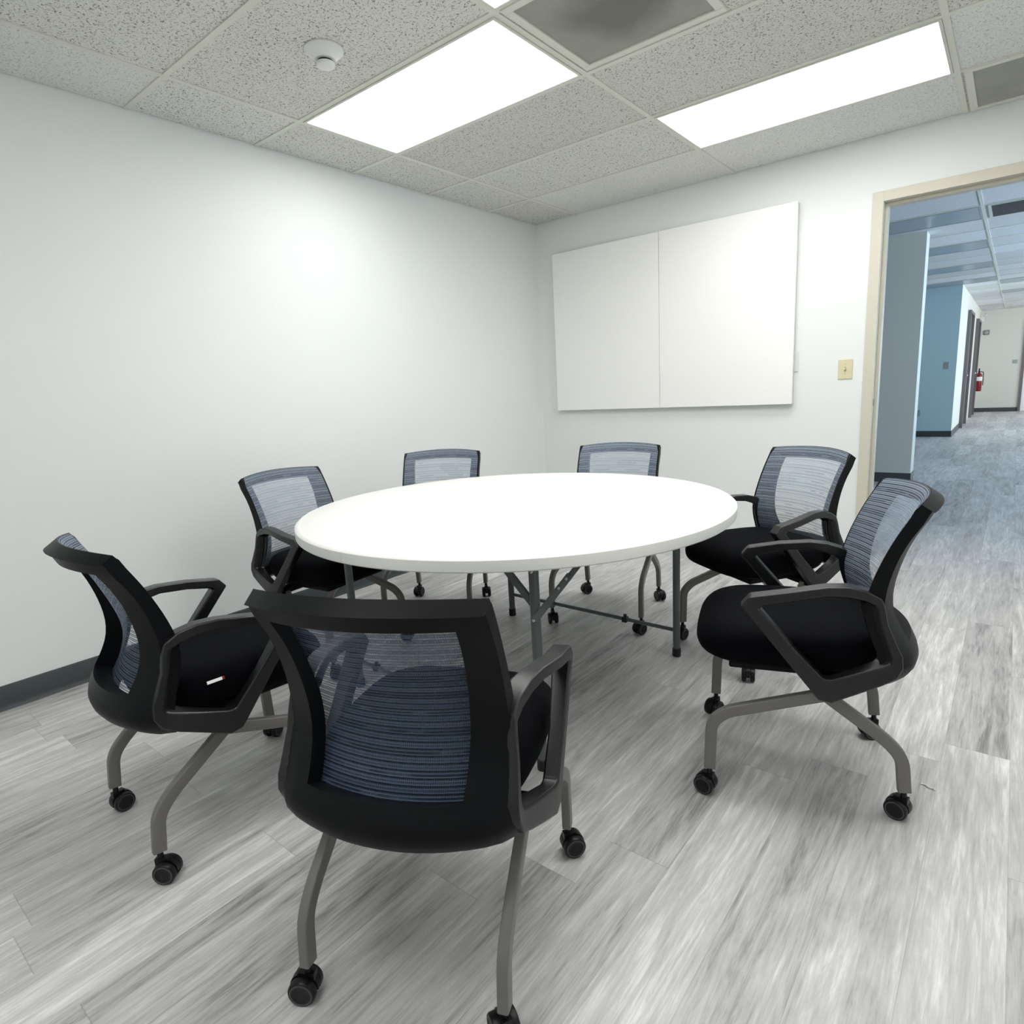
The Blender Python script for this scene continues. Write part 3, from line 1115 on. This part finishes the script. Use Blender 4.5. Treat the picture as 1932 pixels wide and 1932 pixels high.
def leg_bm(s, front):
    bm = bmesh.new()
    if front:
        pts = [(0.214 * s, -0.040, 0.336), (0.229 * s, 0.205, 0.262), (0.230 * s, 0.243, 0.225), (0.230 * s, 0.247, 0.082)]
        pts = fillet(pts, 0.042, 6)
    else:
        pts = [(0.205 * s, -0.020, 0.352), (0.206 * s, -0.196, 0.222), (0.206 * s, -0.234, 0.178), (0.205 * s, -0.244, 0.082)]
        pts = fillet(pts, 0.034, 5)
    sweep(bm, pts, rrect(0.0110, 0.0160, 0.0036))
    return bm


def caster_bms():
    hood = bmesh.new()
    # stem plus curved hood, trailing behind the stem
    lathe(hood, [(0, 0.060), (0.0075, 0.060), (0.0075, 0.088), (0, 0.088)], 14)
    n = 12
    outer, inner = 0.0295, 0.019
    prof = []
    for k in range(n + 1):
        a = R(-10 + 200 * k / n)
        prof.append((0.012 + outer * math.cos(a), 0.030 + outer * math.sin(a)))
    pin = []
    for k in range(n + 1):
        a = R(-10 + 200 * k / n)
        pin.append((0.012 + inner * math.cos(a), 0.030 + inner * math.sin(a)))
    for hw in (0.007,):
        A = [[hood.verts.new((sx * hw, y, z)) for y, z in prof] for sx in (-1, 1)]
        B = [[hood.verts.new((sx * hw, y, z)) for y, z in pin] for sx in (-1, 1)]
        for k in range(n):
            hood.faces.new((A[0][k], A[0][k + 1], A[1][k + 1], A[1][k]))
            hood.faces.new((B[0][k], B[1][k], B[1][k + 1], B[0][k + 1]))
            hood.faces.new((A[0][k], B[0][k], B[0][k + 1], A[0][k + 1]))
            hood.faces.new((A[1][k], A[1][k + 1], B[1][k + 1], B[1][k]))
        for k in (0, n):
            hood.faces.new((A[0][k], A[1][k], B[1][k], B[0][k]))
    box(hood, -0.009, 0.009, -0.012, 0.020, 0.048, 0.064)
    lathe(hood, [(0, -0.016), (0.005, -0.016), (0.005, 0.016), (0, 0.016)], 10, 'X', (0, 0.012, 0.0285))
    wheels = []
    for s in (-1, 1):
        w_ = bmesh.new()
        lathe(w_, [(0.0, s * 0.0075), (0.025, s * 0.0075), (0.0285, s * 0.010), (0.0285, s * 0.021), (0.0265, s * 0.024), (0.024, s * 0.0245)], 28, 'X', (0, 0.012, 0.0285))
        lathe(w_, [(0.024, s * 0.0245), (0.0222, s * 0.0252), (0.0205, s * 0.0245)], 28, 'X', (0, 0.012, 0.0285), 1)
        lathe(w_, [(0.0205, s * 0.0245), (0.018, s * 0.0235), (0.007, s * 0.0235), (0.0, s * 0.0245)], 28, 'X', (0, 0.012, 0.0285))
        bmesh.ops.remove_doubles(w_, verts=w_.verts, dist=1e-5)
        wheels.append(w_)
    return hood, wheels


def make_chair():
    t = thing('mesh_back_chair', 'x', 'chair')
    obj('seat', seat_bm(), 'fabric', t, smooth=70, sub=1)
    bm = boxbm(-0.17, 0.17, -0.12, 0.20, 0.368, 0.390)
    box(bm, -0.245, 0.245, -0.075, -0.025, 0.346, 0.372)
    obj('seat_pan', bm, 'black_plastic', t, bevel=0.006)
    obj('back_frame', back_frame_bm(), 'black_plastic', t, bevel=0.0045, seg=3, smooth=42)
    o = bpy.data.objects.new('mesh_panel', mesh_panel())
    COL.objects.link(o)
    o.parent = t
    o['label'] = 'see-through blue-grey woven mesh'
    for s in (-1, 1):
        obj('armrest', arm_bm(s), 'arm_plastic', t, bevel=0.006, seg=3, smooth=42)
    for s, fr, px, py in ((-1, True, 0.230, 0.247), (1, True, 0.230, 0.247), (-1, False, 0.205, -0.244), (1, False, 0.205, -0.244)):
        obj('leg', leg_bm(s, fr), 'chair_leg', t, smooth=50)
        hood, wheels = caster_bms()
        c = obj('caster', hood, 'caster', t, smooth=40)
        c.location = (s * px, py, 0)
        for w_ in wheels:
            obj('wheel', w_, ['caster', 'caster_ring'], c, smooth=40)
    return t


def copy_tree(o, parent=None):
    c = o.copy()
    COL.objects.link(c)
    if parent is not None:
        c.parent = parent
    for ch in list(o.children):
        copy_tree(ch, c)
    return c


# x, y, facing angle, swivel of casters (front-left, front-right, rear-left, rear-right)
CHAIRS = [
    (2.238, -3.540, 113.2, (150, -60, 100, 40), 'mesh-back office chair in the foreground seen from behind, closest to the viewer'),
    (2.715, -2.487, 198.5, (-20, 60, -30, 20), 'mesh-back office chair at the right of the table, side on, beside the floor scrap'),
    (1.371, -3.628, 84.9, (30, 10, 10, -45), 'mesh-back office chair at far left, turned away, near the left baseboard'),
    (0.691, -2.753, 7.2, (20, 40, -30, 60), 'mesh-back office chair against the left wall, behind the left end of the table'),
    (0.751, -2.087, -61.0, (30, -20, 15, -10), 'mesh-back office chair half hidden behind the table, nearest the left wall corner'),
    (1.564, -1.631, -77.0, (-30, 30, 40, -40), 'mesh-back office chair behind the table directly below the whiteboard cabinet'),
    (2.361, -1.695, 236.8, (50, 20, -20, 30), 'mesh-back office chair in front of the door frame, its back below the light switch'),
]
proto = make_chair()
chair_objs = []
for i, (x, y, a, sw, lab) in enumerate(CHAIRS):
    o = proto if i == 0 else copy_tree(proto)
    o.location = (x, y, 0)
    o.rotation_euler = (0, 0, R(a - 90))
    tag(o, lab, 'chair', 'mesh-back chairs around the round table')
    cs = [c for c in o.children if c.name.startswith('caster')]
    for c, q in zip(cs, sw):
        c.rotation_euler = (0, 0, R(q))
    chair_objs.append(o)

# small care tag on the far-left chair's seat
bm = bmesh.new()
box(bm, -0.022, 0.016, -0.0008, 0.0008, -0.004, 0.004)
box(bm, 0.016, 0.022, -0.0008, 0.0008, -0.004, 0.004, 1)
o = obj('care_tag', bm, ['paper', 'red'], chair_objs[2])
o.location = (0.2335, -0.058, 0.485)
o.rotation_euler = (R(-20), R(0), R(90))
o['label'] = 'small white tag with a red end'

# ------------------------------------------------------------------ round folding table
TCX, TCY, TR, TZ = 1.626, -2.452, 0.849, 0.74
t = thing('round_table', 'round white plastic folding table in the middle of the room', 'table', (TCX, TCY, 0))


def top_half(sgn):
    # one half of the folding top with its own rounded edge and hollow rim
    bm = bmesh.new()
    prof = [(0.0, 0.740), (0.72, 0.740), (0.822, 0.740), (0.826, 0.7388), (0.832, 0.7392), (0.842, 0.7375), (0.848, 0.732), (0.849, 0.722), (0.8475, 0.700), (0.843, 0.696), (0.830, 0.696), (0.828, 0.712), (0.3, 0.712), (0.0, 0.712)]
    n = 72
    rings = []
    for r, z in prof:
        rg = []
        for k in range(n + 1):
            a = R(-90 + 180 * k / n)
            x = max(r * math.cos(a), 0) * sgn
            yy = r * math.sin(a)
            zz = z
            # hand-hold cut in the rim on the right-hand half
            ad = abs(math.degrees(a) - 6.0)
            if sgn > 0 and z < 0.70 and ad < 7.5:
                zz = z + 0.016 * min(1.0, (7.5 - ad) / 2.0)
            rg.append(bm.verts.new((x + sgn * 0.0006, yy, zz)))
        rings.append(rg)
    for a, b in zip(rings, rings[1:]):
        for k in range(n):
            try:
                bm.faces.new((a[k], a[k + 1], b[k + 1], b[k]))
            except ValueError:
                pass
    bmesh.ops.remove_doubles(bm, verts=bm.verts, dist=1e-5)
    # close the straight side
    be = [e for e in bm.edges if len(e.link_faces) == 1]
    try:
        bmesh.ops.contextual_create(bm, geom=be)
    except Exception:
        pass
    return bm


for s in (-1, 1):
    o = obj('tabletop', top_half(s), 'table_top', t, smooth=35)
    o.location = (-0.014, 0, 0)

LEGS = {}
# feet measured from the photograph, relative to the table centre
for nm, (x, y) in dict(back_left=(1.150, -1.950), back_right=(2.090, -1.970), front_left=(1.118, -2.93), front_right=(2.085, -2.965)).items():
    LEGS[nm] = (x - TCX, y - TCY)
for nm, (x, y) in LEGS.items():
    bm = bmesh.new()
    rod(bm, (x, y, 0.03), (x, y, 0.712), 0.0155, 18)
    lg = obj('leg', bm, 'table_leg', t, smooth=50)
    bm = bmesh.new()
    lathe(bm, [(0, 0), (0.0175, 0), (0.0185, 0.004), (0.0185, 0.036), (0.0165, 0.038), (0, 0.038)], 18, 'Z', (x, y, 0))
    obj('foot_cap', bm, 'black', lg, smooth=40)
    bm = bmesh.new()
    lathe(bm, [(0, -0.0185), (0.006, -0.0175), (0.006, -0.0145), (0, -0.0145)], 12, 'Y', (x + 0.004, y, 0.655))
    obj('leg_bolt', bm, 'rivet', lg, smooth=40)


def crossbar(a, b, z):
    (x0, y0), (x1, y1) = a, b
    bm = bmesh.new()
    rod(bm, (x0, y0, z), (x1, y1, z), 0.0085, 12)
    cbr = obj('crossbar', bm, 'table_leg', t, smooth=50)
    for f in (0.13, 0.73):
        p = Vector((x0 + (x1 - x0) * f, y0 + (y1 - y0) * f, z))
        bm = bmesh.new()
        box(bm, p.x - 0.012, p.x + 0.012, p.y - 0.013, p.y + 0.013, z - 0.013, z + 0.012)
        lathe(bm, [(0, 0.012), (0.006, 0.012), (0.009, 0.022), (0, 0.026)], 10, 'Z', p)
        obj('bar_clip', bm, 'black', cbr, bevel=0.002)


crossbar(LEGS['back_left'], LEGS['back_right'], 0.118)
crossbar(LEGS['front_left'], LEGS['front_right'], 0.118)


def brace(name, a, b, fold=None):
    a, b = Vector(a), Vector(b)
    bm = bmesh.new()
    ref = Vector((0, 1, 0))
    if fold is None:
        sweep(bm, [a, b], rrect(0.006, 0.013, 0.004), ref)
        br = obj(name, bm, 'table_leg', t, smooth=50)
        pts = [a, b]
    else:
        m_ = a.lerp(b, fold)
        d = (b - a).normalized()
        side = d.cross(ref).normalized() * 0.006
        sweep(bm, [a, m_ + d * 0.03], rrect(0.0025, 0.011, 0.002), ref)
        sweep(bm, [m_ - d * 0.03 + Vector((0, 0.006, 0)), b + Vector((0, 0.006, 0))], rrect(0.0025, 0.009, 0.002), ref)
        br = obj(name, bm, 'table_leg', t, smooth=50)
        pts = [a, m_ + d * 0.018, m_ - d * 0.018]
    for p in pts:
        bm = bmesh.new()
        lathe(bm, [(0, -0.009), (0.005, -0.0085), (0.0055, -0.004), (0.0055, 0.01), (0, 0.01)], 12, 'Y', p)
        obj('rivet', bm, 'rivet', br, smooth=40)
    return br


x, y = LEGS['front_right']
brace('leg_brace', (x - 0.004, y, 0.545), (x - 0.185, y + 0.01, 0.706))
brace('folding_brace', (x + 0.012, y - 0.02, 0.508), (x + 0.135, y + 0.09, 0.705), 0.55)
x, y = LEGS['back_left']
brace('leg_brace', (x, y, 0.56), (x + 0.16, y, 0.71))
x, y = LEGS['front_left']
brace('leg_brace', (x, y, 0.56), (x + 0.16, y, 0.71))
x, y = LEGS['back_right']
brace('leg_brace', (x, y, 0.56), (x - 0.16, y, 0.71))
# steel rails under the top tie the leg frames to it
for yy in (LEGS['back_left'][1], LEGS['front_left'][1]):
    bm = boxbm(-0.52, 0.50, yy - 0.017, yy + 0.017, 0.700, 0.7125)
    obj('under_rail', bm, 'table_leg', t, bevel=0.002)

# scrap of white thread on the floor
bm = bmesh.new()
sweep(bm, fillet([(-0.016, 0.006, 0.002), (-0.004, 0.008, 0.003), (0.004, -0.004, 0.005), (0.016, 0.0, 0.003), (0.02, -0.007, 0.002)], 0.006, 4), circ(0.0026, 6), Vector((0, 0, 1)))
o = obj('thread_scrap', bm, 'paper', smooth=60)
o.location = (3.050, -2.42, 0)
tag(o, 'tiny scrap of white thread on the floor beside a chair caster', 'scrap')
